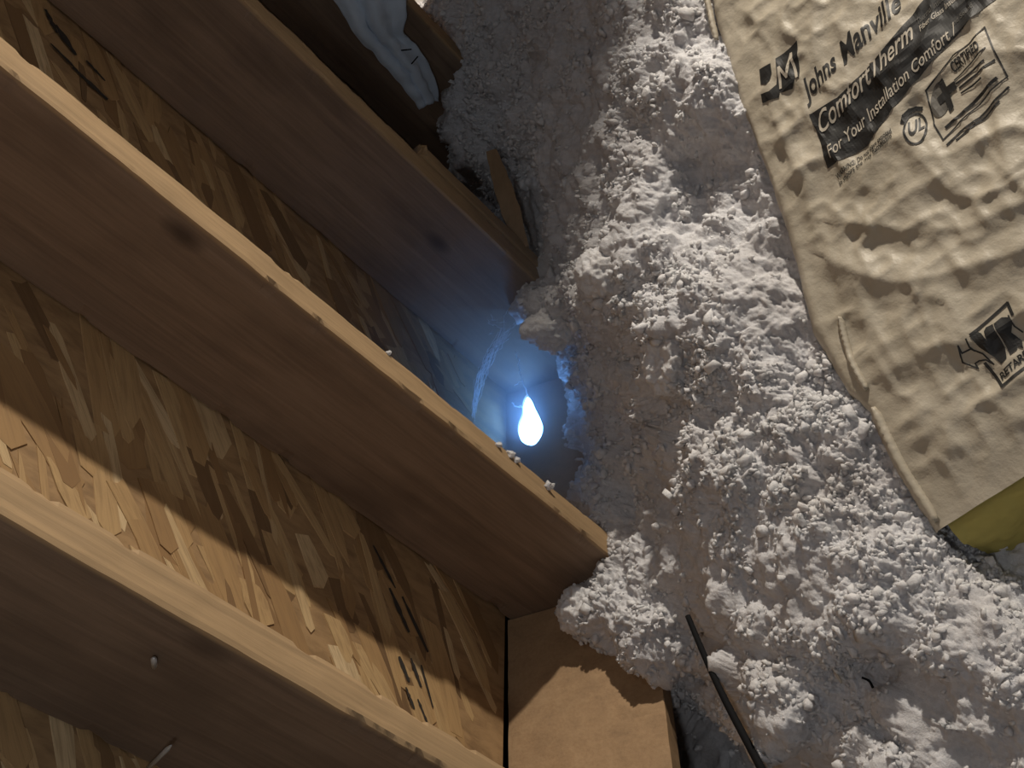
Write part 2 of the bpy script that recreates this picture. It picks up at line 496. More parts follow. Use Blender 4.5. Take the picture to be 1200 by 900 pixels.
o.matrix_world = FRAME.copy()
tag(o, 'warm-lit pine block closing the bay below the middle rafter', 'block')
# block plane hit -> (a, e)
nb = np.cross(AX_A, RB * AX_R + DEPTH * AX_D)
def block_hit(x, y):
    q = ray(x, y); X = q * (nb @ P0) / (nb @ q) - P0
    return (X @ AX_A, (X @ AX_D) / DEPTH)
gap_px = [(617, 462), (622, 468), (627, 479), (633, 491), (636, 502), (633, 513), (626, 521), (618, 521), (611, 516), (607, 506), (608, 495), (612, 485), (612, 476), (614, 468)]
gap = [block_hit(*p) for p in smooth_path(gap_px + gap_px[:1], 43)[:-1]]
holed = obj('blocking', block_mesh('blocking', THICK + 0.001, S1 - 0.001, 0.0, 1.0, 0.014, 8, gap), M_BLOCK)
holed.matrix_world = FRAME.copy()
tag(holed, 'blocking board in the upper bay with a teardrop gap letting in daylight', 'block')
bm = bmesh.new()
bm.faces.new([bm.verts.new(blk(a, e, 0.005)) for a, e in gap])
me = bpy.data.meshes.new('daylight_gap'); bm.to_mesh(me); bm.free()
o = obj('daylight_gap', me, M_DAY); o.matrix_world = FRAME.copy()
tag(o, 'blinding blue-white daylight showing through the teardrop gap at the eave', 'daylight')

# ------------------------------------------------------------------ insulation batt frame
BU = np.array([0.743, -0.669, -0.56]); BU /= np.linalg.norm(BU)
BV = -np.array([0.4, 0.917, -0.56]); BV -= BU * (BU @ BV); BV /= np.linalg.norm(BV)
BN = np.cross(BU, BV)
if BN[2] > 0: BN = -BN
BC = ray(1105, 618) * 1.01
def bat_uv(x, y):
    q = ray(x, y); X = q * (BN @ BC) / (BN @ q) - BC
    return np.array([X @ BU, X @ BV])
def zb(x, y):
    return (BN @ BC) / (BN @ ray(x, y))

# ------------------------------------------------------------------ blown insulation heap
ctrl = []
def cp(x, y, off): ctrl.append((x, y, zb(x, y) + off))
def ca(x, y, z): ctrl.append((x, y, z))
for x, y, o in [(765, 0, .0), (770, 90, -.01), (745, 170, .0), (725, 230, -.005), (712, 290, .0), (705, 330, .0), (790, 385, -.015), (785, 450, -.015), (795, 520, -.01),
                (815, 590, -.01), (835, 660, -.01), (850, 720, -.01), (872, 790, -.01), (895, 850, -.015), (905, 900, -.015),
                (740, 345, .03), (800, 330, .005), (812, 195, .04), (800, 265, .045), (840, 130, -.005), (800, 60, .0), (850, 300, .0), (890, 380, .0), (850, 480, .01),
                (930, 480, .0), (900, 580, -.01), (960, 600, -.005), (1000, 540, .0), (880, 680, .0), (960, 680, -.02), (1040, 640, -.015), (1000, 720, -.02), (950, 770, .0), (1030, 785, .03),
                (960, 850, .01), (1030, 850, .01), (1090, 780, -.03), (1100, 850, -.035), (1160, 720, -.02), (1180, 860, -.03), (1130, 690, .0), (1150, 650, .07), (1190, 625, .08), (1112, 650, .03),
                (1040, 900, -.02), (880, 180, .02), (900, 250, .02), (935, 330, .02), (860, 60, .02), (835, 0, .015), (980, 440, .02), (1040, 550, .02), (1085, 620, .012),
                (1000, 100, .07), (1100, 300, .07), (1150, 480, .07), (1200, 200, .07), (1000, 300, .06), (1050, 450, .06), (900, 50, .06),
                (1350, 900, -.02), (1350, 500, .08), (1350, 0, .08), (1300, -300, .06), (1000, -300, .02), (850, -200, .0), (830, -400, -.02), (1000, 1150, -.01), (1300, 1150, -.02), (900, -700, -.03), (1250, -700, .0)]:
    cp(x, y, o)
for p in [(500, 15, 1.95), (540, 40, 1.86), (600, 40, 1.74), (660, 40, 1.58), (705, 40, 1.48), (525, 130, 1.9), (580, 130, 1.76), (650, 140, 1.6), (690, 140, 1.5), (545, 190, 1.86),
          (600, 225, 1.74), (650, 230, 1.62), (680, 260, 1.5), (640, 300, 1.66), (668, 318, 1.56), (625, 290, 1.74),
          (640, 365, 1.53), (617, 360, 1.58), (665, 385, 1.49), (700, 400, 1.44), (690, 440, 1.47), (722, 455, 1.42), (712, 490, 1.47), (728, 520, 1.44), (745, 420, 1.38),
          (740, 580, 1.39), (700, 560, 1.48), (685, 585, 1.47), (715, 610, 1.39), (760, 500, 1.36),
          (672, 710, 1.375), (690, 700, 1.35), (705, 735, 1.325), (735, 685, 1.315), (735, 650, 1.325), (760, 765, 1.285), (785, 785, 1.285), (765, 640, 1.30), (790, 690, 1.285), (790, 740, 1.275), (830, 790, 1.29),
          (855, 830, 1.29), (798, 850, 1.40), (840, 880, 1.38), (800, 825, 1.36), (825, 740, 1.26), (815, 900, 1.42),
          (605, 410, 2.1), (630, 430, 2.0), (650, 455, 1.83), (645, 500, 1.87), (655, 545, 1.78), (640, 580, 1.8), (620, 690, 1.75), (640, 750, 1.65), (665, 760, 1.6), (700, 790, 1.55), (745, 850, 1.52), (700, 900, 1.6), (765, 900, 1.52), (765, 825, 1.48),
          (590, 340, 2.1), (560, 280, 2.15), (500, 200, 2.35), (470, 60, 2.3), (440, 0, 2.5), (420, -250, 2.6), (600, -250, 1.75), (720, -250, 1.45), (700, -700, 1.5), (450, 300, 2.5), (500, 600, 2.3), (600, 1150, 1.7), (800, 1150, 1.35)]:
    ca(*p)
ctrl = np.array(ctrl)
CXY = (ctrl[:, :2] - [600, 450]) / F * ctrl[:, 2:3]
CZ = ctrl[:, 2]
def rbf_fit(X, z, lam=0.0006):
    r = np.linalg.norm(X[:, None] - X[None], axis=2)
    n = len(X)
    Mx = np.zeros((n + 3, n + 3))
    Mx[:n, :n] = -r - lam * np.eye(n) * -1
    Mx[:n, n] = 1; Mx[:n, n + 1:] = X; Mx[n:, :n] = Mx[:n, n:].T
    s = np.linalg.solve(Mx, np.concatenate([z, np.zeros(3)]))
    return s
COEF = rbf_fit(CXY, CZ)
def heap_z(Q):
    out = np.empty(len(Q))
    n = len(CXY)
    for k in range(0, len(Q), 20000):
        q = Q[k:k + 20000]
        r = np.sqrt((q[:, 0:1] - CXY[None, :, 0]) ** 2 + (q[:, 1:2] - CXY[None, :, 1]) ** 2 + 1e-6)
        out[k:k + 20000] = -r @ COEF[:n] + COEF[n] + q @ COEF[n + 1:]
    return out
STEP = 0.0013
def axis(lo, f0, f1, hi):
    return np.concatenate([np.arange(lo, f0, 0.009), np.arange(f0, f1, STEP), np.arange(f1, hi, 0.009)])
xs = axis(-0.2, -0.16, 0.46, 0.95); ys = axis(-1.4, -0.66, 0.40, 0.95)
# coarse base surface, bilinearly refined
CST = 0.006
xc = np.arange(-0.21, 0.97, CST); yc = np.arange(-1.41, 0.97, CST)
gx, gy = np.meshgrid(xc, yc, indexing='ij')
Zc = heap_z(np.stack([gx.ravel(), gy.ravel()], 1)).reshape(len(xc), len(yc))
def bilerp(x, y):
    fi = np.clip((x - xc[0]) / CST, 0, len(xc) - 1.001); fj = np.clip((y - yc[0]) / CST, 0, len(yc) - 1.001)
    i = fi.astype(int); j = fj.astype(int); u = fi - i; v = fj - j
    return (Zc[i, j] * (1 - u) * (1 - v) + Zc[i + 1, j] * u * (1 - v) + Zc[i, j + 1] * (1 - u) * v + Zc[i + 1, j + 1] * u * v)
GX, GY = np.meshgrid(xs, ys, indexing='ij')
GZ = bilerp(GX, GY)
def normals(P):
    dx = np.gradient(P, axis=0); dy = np.gradient(P, axis=1)
    n = np.cross(dy, dx); n /= np.linalg.norm(n, axis=2)[:, :, None] + 1e-12
    n[n[:, :, 2] > 0] *= -1
    return n
P = np.stack([GX, GY, np.minimum(GZ, 2.3)], 2)
shape = P.shape
N0 = normals(P)
q = P.reshape(-1, 3)
warp = np.stack([vnoise(q * 30, 1), vnoise(q * 30, 2), vnoise(q * 30, 3)], 1) * 0.007
big = fbm(q * 13, 3, 5)
q = q + N0.reshape(-1, 3) * (0.026 * big)[:, None]
qq = q + warp
w1 = worley(qq / 0.042, 11); w2 = worley((qq + 0.5 * warp) / 0.017, 12); w3 = worley(qq / 0.0075, 13)
rough = np.clip(0.75 + 0.9 * fbm(q * 11 + 4, 2, 31), 0.3, 1.25)           # smooth films against crumbly patches
fz = fbm(qq * 75, 4, 41)
fz2 = 0.5 - np.abs(fbm(qq * 190, 2, 46)) * 2
disp = 0.015 * (0.6 - w1 ** 1.5) + 0.007 * fz + (0.0060 * (0.6 - w2 ** 1.4) + 0.0042 * (0.6 - w3) + 0.0028 * fz2) * rough
q = q + N0.reshape(-1, 3) * disp[:, None]
HEAP = q.reshape(shape)
NH = normals(HEAP)
o = obj('blown_insulation', mesh_np('blown_insulation', W(q), grid_faces(shape[0], shape[1])), M_FLUFF)
tag(o, 'heap of fluffy white blown glass wool insulation filling the eave', 'insulation', None, 'stuff')

def ico(sub, seed):
    bm = bmesh.new(); bmesh.ops.create_icosphere(bm, subdivisions=sub, radius=1.0)
    v = np.array([x.co[:] for x in bm.verts]); f = np.array([[x.index for x in p.verts] for p in bm.faces]); bm.free()
    return v, f
def clump_shape(sub, seed, amp=0.55):
    v, f = ico(sub, seed)
    k = 1 + amp * fbm(v * 1.6 + seed * 7.1, 3, seed)
    return v * k[:, None], f
def rot_rand(n):
    qn = RNG.normal(size=(n, 4)); qn /= np.linalg.norm(qn, axis=1)[:, None]
    w, x, y, z = qn.T
    return np.stack([1 - 2 * (y * y + z * z), 2 * (x * y - z * w), 2 * (x * z + y * w), 2 * (x * y + z * w), 1 - 2 * (x * x + z * z), 2 * (y * z - x * w),
                     2 * (x * z - y * w), 2 * (y * z + x * w), 1 - 2 * (x * x + y * y)], 1).reshape(n, 3, 3)
def scatter(name, pos, nor, size, shapes, sink=0.1):
    VV, FF, base = [], [], 0
    for k, (v, f) in enumerate(shapes):
        sel = np.arange(k, len(pos), len(shapes))
        n = len(sel)
        if n == 0: continue
        Rm = rot_rand(n)
        sc = size[sel][:, None] * RNG.uniform(0.4, 1.35, (n, 3))
        loc = np.einsum('nij,nkj->nki', Rm, v[None] * sc[:, None, :])
        VV.append((loc + (pos[sel] + nor[sel] * (size[sel] * sink)[:, None])[:, None]).reshape(-1, 3))
        FF.append((f[None] + (np.arange(n) * len(v))[:, None, None]).reshape(-1, 3) + base)
        base += n * len(v)
    return mesh_np(name, W(np.concatenate(VV)), np.concatenate(FF), True)
# crumbs of wool lying on the heap: crumbly patches only
px = 600 + F * HEAP[:, :, 0] / HEAP[:, :, 2]; py = 450 + F * HEAP[:, :, 1] / HEAP[:, :, 2]
inview = ((px > 470) & (px < 1240) & (py > -40) & (py < 940) & (HEAP[:, :, 2] < 2.0)).ravel()
area = 1.0 / np.clip(np.abs(NH[:, :, 2]).ravel(), 0.12, 1)
prob = inview * area * np.clip(rough - 0.32, 0.03, 1) * np.clip(0.8 - w1, 0.05, 1)
pick = RNG.choice(len(prob), 20000, p=prob / prob.sum())
size = np.clip(RNG.lognormal(math.log(0.0025), 0.45, len(pick)), 0.0012, 0.0075)
shapes = [clump_shape(1, s, 1.3) for s in range(14)]
crumbs = scatter('wool_crumbs', HEAP.reshape(-1, 3)[pick], NH.reshape(-1, 3)[pick], size, shapes, 0.35)
c = obj('wool_crumbs', crumbs, M_TUFT, o)
c['kind'] = 'stuff'

# separate clumps of wool that stick out of the heap
def wool_clump(name, label, px_, py_, z, rad, seed, group=None, squash=(1, 1, 1)):
    v, f = ico(5, seed)
    v = v * np.array(squash)
    n = v / np.linalg.norm(v, axis=1)[:, None]
    d = 0.30 * fbm(v * 1.7 + seed, 3, seed) + 0.20 * (0.55 - worley(v * 3.0 + seed, seed + 1)) + 0.10 * (0.5 - worley(v * 7.0, seed + 2)) + 0.12 * fbm(v * 9 + 2, 4, seed + 4) 
    p = (v + n * d[:, None]) * rad
    c0 = ray(px_, py_) * z
    me = mesh_np(name, WD(p), f, True)
    ob = obj(name, me, M_TUFT)
    ob.location = W(c0)
    return tag(ob, label, 'insulation', group)
wool_clump('wool_clump', 'pale wool clump bulging out above the daylight gap', 650, 385, 1.51, 0.042, 61, squash=(1, .7, .8))
wool_clump('wool_clump', 'bluish wool clump lying where the middle rafter meets the lit block', 675, 714, 1.365, 0.026, 64, squash=(.9, 1.1, .8))
wool_clump('wool_clump', 'rounded wool clump standing out at the dark edge near the top rafter', 708, 322, 1.34, 0.032, 66)
wool_clump('wool_clump', 'wool clump dotted with dark holes left of the batt facing', 785, 425, 1.245, 0.034, 68, squash=(.8, 1.1, .8))

# ------------------------------------------------------------------ kraft faced batt
edge_px = [(832, -60), (842, 0), (853, 45), (880, 130), (905, 200), (930, 262), (945, 330), (960, 380), (1002, 455), (1030, 482), (1062, 548), (1104, 617)]
EDGE = np.array([bat_uv(*p) for p in edge_px]); EDGE = EDGE[np.argsort(EDGE[:, 1])]
def edge_u(v): return np.interp(v, EDGE[:, 1], EDGE[:, 0])
folds = [([(975, 305), (1030, 330), (1070, 333), (1110, 322), (1200, 298)], .016, .016), ([(985, 262), (1080, 272), (1140, 268), (1210, 238)], .013, .014),
         ([(1040, 440), (1090, 410), (1150, 402), (1210, 365)], .011, .016), ([(1140, 20), (1165, 110), (1185, 200), (1210, 225)], .010, .010),
         ([(908, 130), (925, 175), (945, 215), (952, 262)], .010, .010), ([(1075, 560), (1130, 520), (1200, 470)], .005, .018),
         ([(1000, 0), (985, 30), (995, 60)], .008, .012), ([(1055, 372), (1085, 340), (1100, 352)], .008, .01), ([(1050, 215), (1060, 245), (1085, 262)], .006, .009),
         ([(880, 20), (925, 40), (940, 30)], .008, .014)]
FOLDS = [(np.array([bat_uv(*p) for p in pts]), amp, w) for pts, amp, w in folds]
def crinkle(u, v):
    u = np.asarray(u, float).ravel(); v = np.asarray(v, float).ravel()
    p = np.stack([u, v, np.zeros_like(u)], 1)
    h = 0.010 * fbm(p * 6, 2, 71)
    h += 0.0065 * (0.5 - np.abs(vnoise(p * np.array([11, 17, 1]) + 3.3 * np.stack([vnoise(p * 9, 74), vnoise(p * 9, 75), 0 * u], 1) * 0.25, 72)))
    h += 0.0032 * (0.5 - np.abs(vnoise(p * 46 + 9, 73)))
    h += 0.0010 * fbm(p * 90, 2, 76)
    wq = np.stack([vnoise(p * 8, 77), vnoise(p * 8, 78), 0 * u], 1) * 0.03
    h += 0.0034 * (1 - np.abs(vnoise((p + wq) * np.array([9, 15, 1]) + 5, 81))) ** 5
    h += 0.0018 * (1 - np.abs(vnoise((p + wq) * np.array([24, 19, 1]) + 8, 82))) ** 5
    for pts, amp, w in FOLDS:
        best = np.full(len(u), 9.0); sgn = np.ones(len(u))
        for a, b_ in zip(pts[:-1], pts[1:]):
            ab = b_ - a; L2 = ab @ ab
            t = np.clip(((u - a[0]) * ab[0] + (v - a[1]) * ab[1]) / L2, 0, 1)
            dx = u - a[0] - t * ab[0]; dy = v - a[1] - t * ab[1]
            d = np.hypot(dx, dy); s = np.sign(ab[0] * dy - ab[1] * dx)
            m_ = d < best; best[m_] = d[m_]; sgn[m_] = s[m_]
        x = best / np.where(sgn > 0, w * 1.6, w * 0.8)
        h += 0.5 * amp * (np.exp(-np.abs(x) ** 1.3) - 0.2 * np.exp(-(x / 2.5) ** 2))
    return h
BATT_W, BATT_H = 0.47, 0.95
def bp(u, v, h):
    u = np.asarray(u).ravel(); v = np.asarray(v).ravel(); h = np.asarray(h).ravel()
    return BC + u[:, None] * BU + v[:, None] * BV + h[:, None] * BN
batt = empty('insulation_batt', Matrix.Translation(Vector(W(BC))))
tag(batt, 'kraft paper faced yellow glass wool batt with black print lying on the heap', 'insulation batt')
def batt_part(name, Pw, faces, mat, parent=None, smooth=True):
    return obj(name, mesh_np(name, Pw - W(BC), faces, smooth), mat, batt if parent is None else parent)
st = 0.0028
vv = np.arange(-0.0, BATT_H, st)
side = np.concatenate([-np.arange(0.0, 0.052, 0.003)[::-1][:-1], np.arange(0, BATT_W, st)])
UU, VV_ = np.meshgrid(side, vv, indexing='ij')
uu = UU.ravel(); v2 = VV_.ravel()
roll = np.clip(-uu, 0, None)
flat = np.clip(uu, 0, None) + edge_u(v2)
fade = np.clip(uu / 0.03, 0, 1)
hcr = crinkle(flat, v2)
low = np.clip(v2 / 0.05, 0.25, 1)
hh = hcr * (0.35 + 0.65 * fade) * low
ang_ = np.clip(roll / 0.018, 0, 1.45)
hh = hh - 0.018 * (1 - np.cos(ang_)) - np.clip(roll - 0.026, 0, 1) * 0.95
flat = flat - 0.012 * np.sin(ang_) + 0.004 * vnoise(np.stack([uu * 20, v2 * 30, uu * 0], 1), 80) * np.clip(roll / 0.02, 0, 1)
HGRID = hh.reshape(len(side), len(vv))
def facing_h(u, v):
    du = u - edge_u(v)
    fi = np.clip(np.interp(du, side, np.arange(len(side))), 0, len(side) - 1.001); fj = np.clip(v / st, 0, len(vv) - 1.001)
    i = fi.astype(int); j = fj.astype(int); a = fi - i; b_ = fj - j
    return HGRID[i, j] * (1 - a) * (1 - b_) + HGRID[i + 1, j] * a * (1 - b_) + HGRID[i, j + 1] * (1 - a) * b_ + HGRID[i + 1, j + 1] * a * b_
face_o = batt_part('kraft_facing', W(bp(flat, v2, hh)), grid_faces(len(side), len(vv))[:, ::-1], M_KRAFT)
# yellow core below the facing
cu = np.linspace(0.004, BATT_W - 0.005, 110); th = np.linspace(0, 1, 24)
ring = []
CT = 0.10
cv = np.linspace(0.006, BATT_H - 0.01, 60)
# bottom end face plus upper skin as one strip: go along the end (h from -CT to top), then along v
prof = [(0.004 - 0.05 * (1 - t) ** 0.8, -CT + (CT - 0.003) * t) for t in th] + [(v_, None) for v_ in cv]
Ug, Kg = np.meshgrid(cu, np.arange(len(prof)), indexing='ij')
pv = np.array([p[0] for p in prof])[Kg].ravel(); ph = np.array([(-1 if p[1] is None else p[1]) for p in prof])[Kg].ravel()
isend = np.array([p[1] is not None for p in prof])[Kg].ravel()
pu = Ug.ravel() + edge_u(pv)
top = crinkle(pu, np.clip(pv, 0, None)) * np.clip(pv / 0.05, 0.25, 1) * (0.35 + 0.65 * np.clip((Ug.ravel()) / 0.03, 0, 1)) - 0.004
ph = np.where(isend, np.minimum(ph, top), top)
woolly = fbm(np.stack([pu * 60, ph * 160, pv * 60], 1), 3, 90)
pv = pv + np.where(isend, 0.005 * woolly + 0.012 * fbm(np.stack([pu * 14, ph * 14, pv], 1), 2, 91) - 0.004, 0)
Pc = W(bp(pu, pv, ph))
batt_part('glass_wool_core', Pc, grid_faces(len(cu), len(prof))[:, ::-1], M_WOOL)['label'] = 'yellow glass wool showing at the cut end'
# stapling flange: two loose strips along the left edge
def flange(pts, wid, lift):
    uv = smooth_path([bat_uv(*p) for p in pts], 26)
    t = np.gradient(uv, axis=0); t /= np.linalg.norm(t, axis=1)[:, None]; n = np.stack([-t[:, 1], t[:, 0]], 1)
    rows = []
    for k, s in enumerate(np.linspace(-0.5, 0.5, 5)):
        q_ = uv + n * wid * s * np.interp(np.linspace(0, 1, 26), [0, .1, .9, 1], [.45, 1, 1, .6])[:, None]
        h_ = crinkle(uv[:, 0], uv[:, 1]) * 0.35 * np.clip(uv[:, 1] / .05, .25, 1) + lift + 0.002 * np.cos(s * 6) + 0.001 * np.sin(np.arange(26) * 2.9)
        rows.append(bp(q_[:, 0], q_[:, 1], h_))
    Pf = np.stack(rows, 1).reshape(-1, 3)
    ob = batt_part('stapling_flange', W(Pf), grid_faces(26, 5), M_KRAFT)
    s_ = ob.modifiers.new('paper', 'SOLIDIFY'); s_.thickness = 0.0009
flange([(985, 372), (990, 395), (1000, 425), (1018, 458)], 0.008, 0.0035)
flange([(1024, 478), (1040, 512), (1062, 556), (1098, 612)], 0.011, 0.0025)
flange([(822, -20), (827, 5), (836, 45)], 0.008, -0.006)

# ---- print on the facing
def drape(bm, layer):
    for k in range(2):
        step = 0.0028
        co = [v_.co[k] for v_ in bm.verts]
        lo, hi = min(co), max(co)
        no = Vector((1, 0, 0)) if k == 0 else Vector((0, 1, 0))
        x = math.floor(lo / step) * step + step
        while x < hi:
            pt = Vector((x, 0, 0)) if k == 0 else Vector((0, x, 0))
            bmesh.ops.bisect_plane(bm, geom=bm.verts[:] + bm.edges[:] + bm.faces[:], plane_co=pt, plane_no=no, dist=1e-7)
            x += step
    bmesh.ops.triangulate(bm, faces=[f for f in bm.faces if len(f.verts) > 4])
def ink(name, bm, mat, layer=0):
    drape(bm, layer)
    uv = np.array([v_.co[:2] for v_ in bm.verts])
    h = facing_h(uv[:, 0], uv[:, 1]) + 0.0007 + 0.0006 * layer
    pts = W(bp(uv[:, 0], uv[:, 1], h)) - W(BC)
    for v_, p_ in zip(bm.verts, pts): v_.co = p_
    me = bpy.data.meshes.new(name); bm.to_mesh(me); bm.free()
    return obj(name, me, mat, face_o)
def px_poly(bm, pts):
    f = bm.faces.new([bm.verts.new((*bat_uv(*p), 0)) for p in pts])
    return f
def px_line(bm, pts, wpx, closed=False):
    uv = np.array([bat_uv(*p) for p in pts]); w = wpx / 1075.0
    n = len(uv); segs = n if closed else n - 1
    for i in range(segs):
        a, b_ = uv[i], uv[(i + 1) % n]
        t = (b_ - a) / np.linalg.norm(b_ - a); nn = np.array([-t[1], t[0]]) * w / 2; a = a - t * w * .3; b_ = b_ + t * w * .3
        bm.faces.new([bm.verts.new((*q_, 0)) for q_ in (a + nn, a - nn, b_ - nn, b_ + nn)])
def text_bm(s, p0, p1, top, bold=0.0, shear=0.0):
    """text whose baseline runs from pixel p0 to p1, capital height reaching pixel top above p0"""
    cu_ = bpy.data.curves.new('t', 'FONT'); cu_.body = s; cu_.size = 1.0; cu_.offset = bold; cu_.shear = shear; cu_.resolution_u = 3
    ob = bpy.data.objects.new('t', cu_); COL.objects.link(ob)
    dg = bpy.context.evaluated_depsgraph_get()
    me = bpy.data.meshes.new_from_object(ob.evaluated_get(dg))
    bpy.data.objects.remove(ob); bpy.data.curves.remove(cu_)
    bm = bmesh.new(); bm.from_mesh(me); bpy.data.meshes.remove(me)
    xs_ = [v_.co.x for v_ in bm.verts]; x0, x1 = min(xs_), max(xs_)
    a, b_, c_ = bat_uv(*p0), bat_uv(*p1), bat_uv(*top)
    ex = (b_ - a) / (x1 - x0); ey = (c_ - a) / 0.73
    for v_ in bm.verts:
        q_ = a + ex * (v_.co.x - x0) + ey * v_.co.y
        v_.co = (q_[0], q_[1], 0)
    return bm
def ink_text(s, p0, p1, top, mat, layer=0, bold=0.0, shear=0.0):
    return ink('printed_text', text_bm(s, p0, p1, top, bold, shear), mat, layer)
bm = bmesh.new()
px_poly(bm, [(892, 83), (906.7, 76.7), (908.5, 88), (906, 97), (902, 102), (894.5, 101)])
px_poly(bm, [(912, 71), (938, 50.7), (941, 94.5), (936, 94), (932, 106), (921, 111), (918, 110), (917, 117), (896.7, 123), (895.5, 113), (906, 110), (914, 102), (915, 90)])
ink('printed_logo', bm, M_INK)
bm = bmesh.new()
px_line(bm, [(919, 106), (917, 82), (926, 93), (930, 65), (938, 93)], 3.2)
ink('printed_letter', bm, M_PAPER, 1)
ink_text('Johns', (949, 121), (985, 83), (943, 97), M_INK, 0, 0.02)
ink_text('Manville', (993, 79), (1058, 12), (987, 52), M_INK, 0, 0.02)
bm = bmesh.new()
px_poly(bm, [(952, 137), (985, 117), (1019, 84), (1050, 47), (1074, 14), (1095, -14), (1190, -22), (1168, 3), (1142, 25), (1115, 54), (1085, 88), (1050, 130), (1019, 172), (995, 186), (972, 199), (966, 172)])
ink('printed_band', bm, M_INK)
ink_text('ComfortTherm', (965, 160), (1075, 48), (960, 137), M_PAPER, 1, 0.008, 0.2)
ink_text('For Your Installation Comfort /', (977, 188), (1124, 42), (973, 173), M_PAPER, 1, 0.004)
ink_text('Thermal Insulation', (1078, 32), (1116, -8), (1076, 25), M_INKGREY, 1)
ink_text('Fiber Glass Insulation', (1082, 40), (1132, -10), (1080, 33), M_PAPER, 1)
ink_text('and Sound', (1118, 34), (1142, 10), (1116, 28), M_INKGREY, 1)
ink_text('WARNING: Do not leave exposed', (983, 212), (1049, 158), (981, 206), M_INK, 0, 0.01)
ink_text('in vapors the may flammable', (986, 219), (1050, 164), (984, 213), M_INK, 0, 0.01)
bm = bmesh.new()
circ = [(1076 + 12 * math.cos(a) + 2.5 * math.sin(a), 153 + 19 * math.sin(a) - 3 * math.cos(a)) for a in np.linspace(0, 2 * np.pi, 28, endpoint=False)]
px_line(bm, circ, 2.2, True)
px_line(bm, [(1061, 146), (1063, 138), (1068, 131), (1074, 128), (1080, 128)], 5)
ink('printed_mark', bm, M_INK)
ink_text('UL', (1070, 163), (1086, 151), (1067, 146), M_INK, 0, 0.03)
bm = bmesh.new()
px_line(bm, [(1087, 108), (1106, 85), (1120, 68), (1140, 54), (1157, 35), (1168, 60), (1184, 93), (1165, 110), (1150, 125), (1130, 142), (1108, 166), (1097, 148)], 1.6, True)
px_line(bm, [(1113, 172), (1128, 156), (1150, 140), (1185, 105)], 2.2)
px_line(bm, [(1124, 166), (1140, 152), (1155, 141), (1174, 122)], 2.2)
for (a, b_, w) in [((1121, 96), (1160, 61), 1.6), ((1123, 100), (1158, 76), 2.4), ((1127, 105), (1170, 75), 2.4), ((1129, 111), (1154, 96), 2.0), ((1111, 151), (1172, 96), 3.4)]:
    px_line(bm, [a, ((a[0] + b_[0]) / 2 + .6, (a[1] + b_[1]) / 2 + .6), b_], w)
ink('printed_frame', bm, M_INK)
bm = bmesh.new()
px_poly(bm, [(1094 + 11 * math.cos(a) + 9, 118 + 21 * math.sin(a) - 2 * math.cos(a)) for a in np.linspace(0.4, 2 * np.pi - 1.0, 22)])
ink('printed_globe', bm, M_INKGREY)
bm = bmesh.new()
px_poly(bm, [(1101, 99), (1106, 93), (1111, 103), (1121, 97), (1124, 106), (1115, 112), (1120, 127), (1115, 133), (1109, 119), (1103, 124), (1099, 116), (1106, 109)])
ink('printed_cross', bm, M_INK, 1)
ink_text('CERTIFIED', (1120, 88), (1154, 62), (1115, 77), M_INK, 0, 0.03)
bm = bmesh.new()
px_line(bm, [(1143, 395), (1184, 357), (1191, 371)], 3.0)
px_line(bm, [(1157, 427), (1178, 454), (1206, 430), (1240, 395), (1222, 340)], 3.0)
px_line(bm, [(1138, 400), (1141, 409), (1146, 413)], 1.6)
px_line(bm, [(1129, 408), (1132, 416), (1142, 411), (1155, 416), (1167, 428), (1158, 423), (1150, 424), (1145, 427), (1149, 433), (1131, 426)], 1.5, True)
px_line(bm, [(1186, 372), (1192, 384), (1200, 390)], 1.5)
ink('printed_emblem', bm, M_INK)
bm = bmesh.new()
px_poly(bm, [(1142, 397), (1150, 391), (1155, 393), (1162, 402), (1158, 391), (1160, 386), (1168, 382), (1180, 408), (1182, 420), (1176, 428), (1168, 420), (1152, 409)])
px_poly(bm, [(1169, 382), (1178, 374), (1186, 374), (1190, 382), (1188, 391), (1199, 400), (1201, 409), (1194, 407), (1193, 411), (1186, 417), (1182, 408)])
ink('printed_initials', bm, M_INK)
ink_text('RETARDER', (1177, 447), (1220, 405), (1173, 439), M_INK, 0, 0.03)

# ------------------------------------------------------------------ foam sheet beyond the top rafter
fx = [(376, -20), (400, 12), (418, 40), (440, 62), (462, 86), (478, 108), (492, 126)]
fy = [(470, -30), (476, 15), (474, 38), (486, 52), (500, 72), (509, 95), (512, 118)]
nL, nW = 60, 26
L_ = smooth_path(fx, nL); R_ = smooth_path(fy, nL)
rows = []
for i in range(nL):
    for j in range(nW):
        s = j / (nW - 1); p_ = L_[i] * (1 - s) + R_[i] * s
        z = 1.74 + 0.12 * (i / nL) + 0.02 * s - 0.016 * math.exp(-((s - 0.52) / 0.12) ** 2) - 0.010 * math.exp(-((s - 0.16) / 0.10) ** 2)
        rows.append(ray(*p_) * z)
rows = np.array(rows)
rows[:, 2] += 0.004 * fbm(rows * 25, 3, 33); rows[:, :2] += 0.003 * np.stack([vnoise(rows * 60, 34), vnoise(rows * 60, 35)], 1)
o = obj('foam_sheet', mesh_np('foam_sheet', W(rows), grid_faces(nL, nW)[:, ::-1]), M_FOAM)
s_ = o.modifiers.new('thick', 'SOLIDIFY'); s_.thickness = 0.006
tag(o, 'crumpled pale blue-grey foam sheet hanging beyond the uppermost rafter', 'foam sheet')
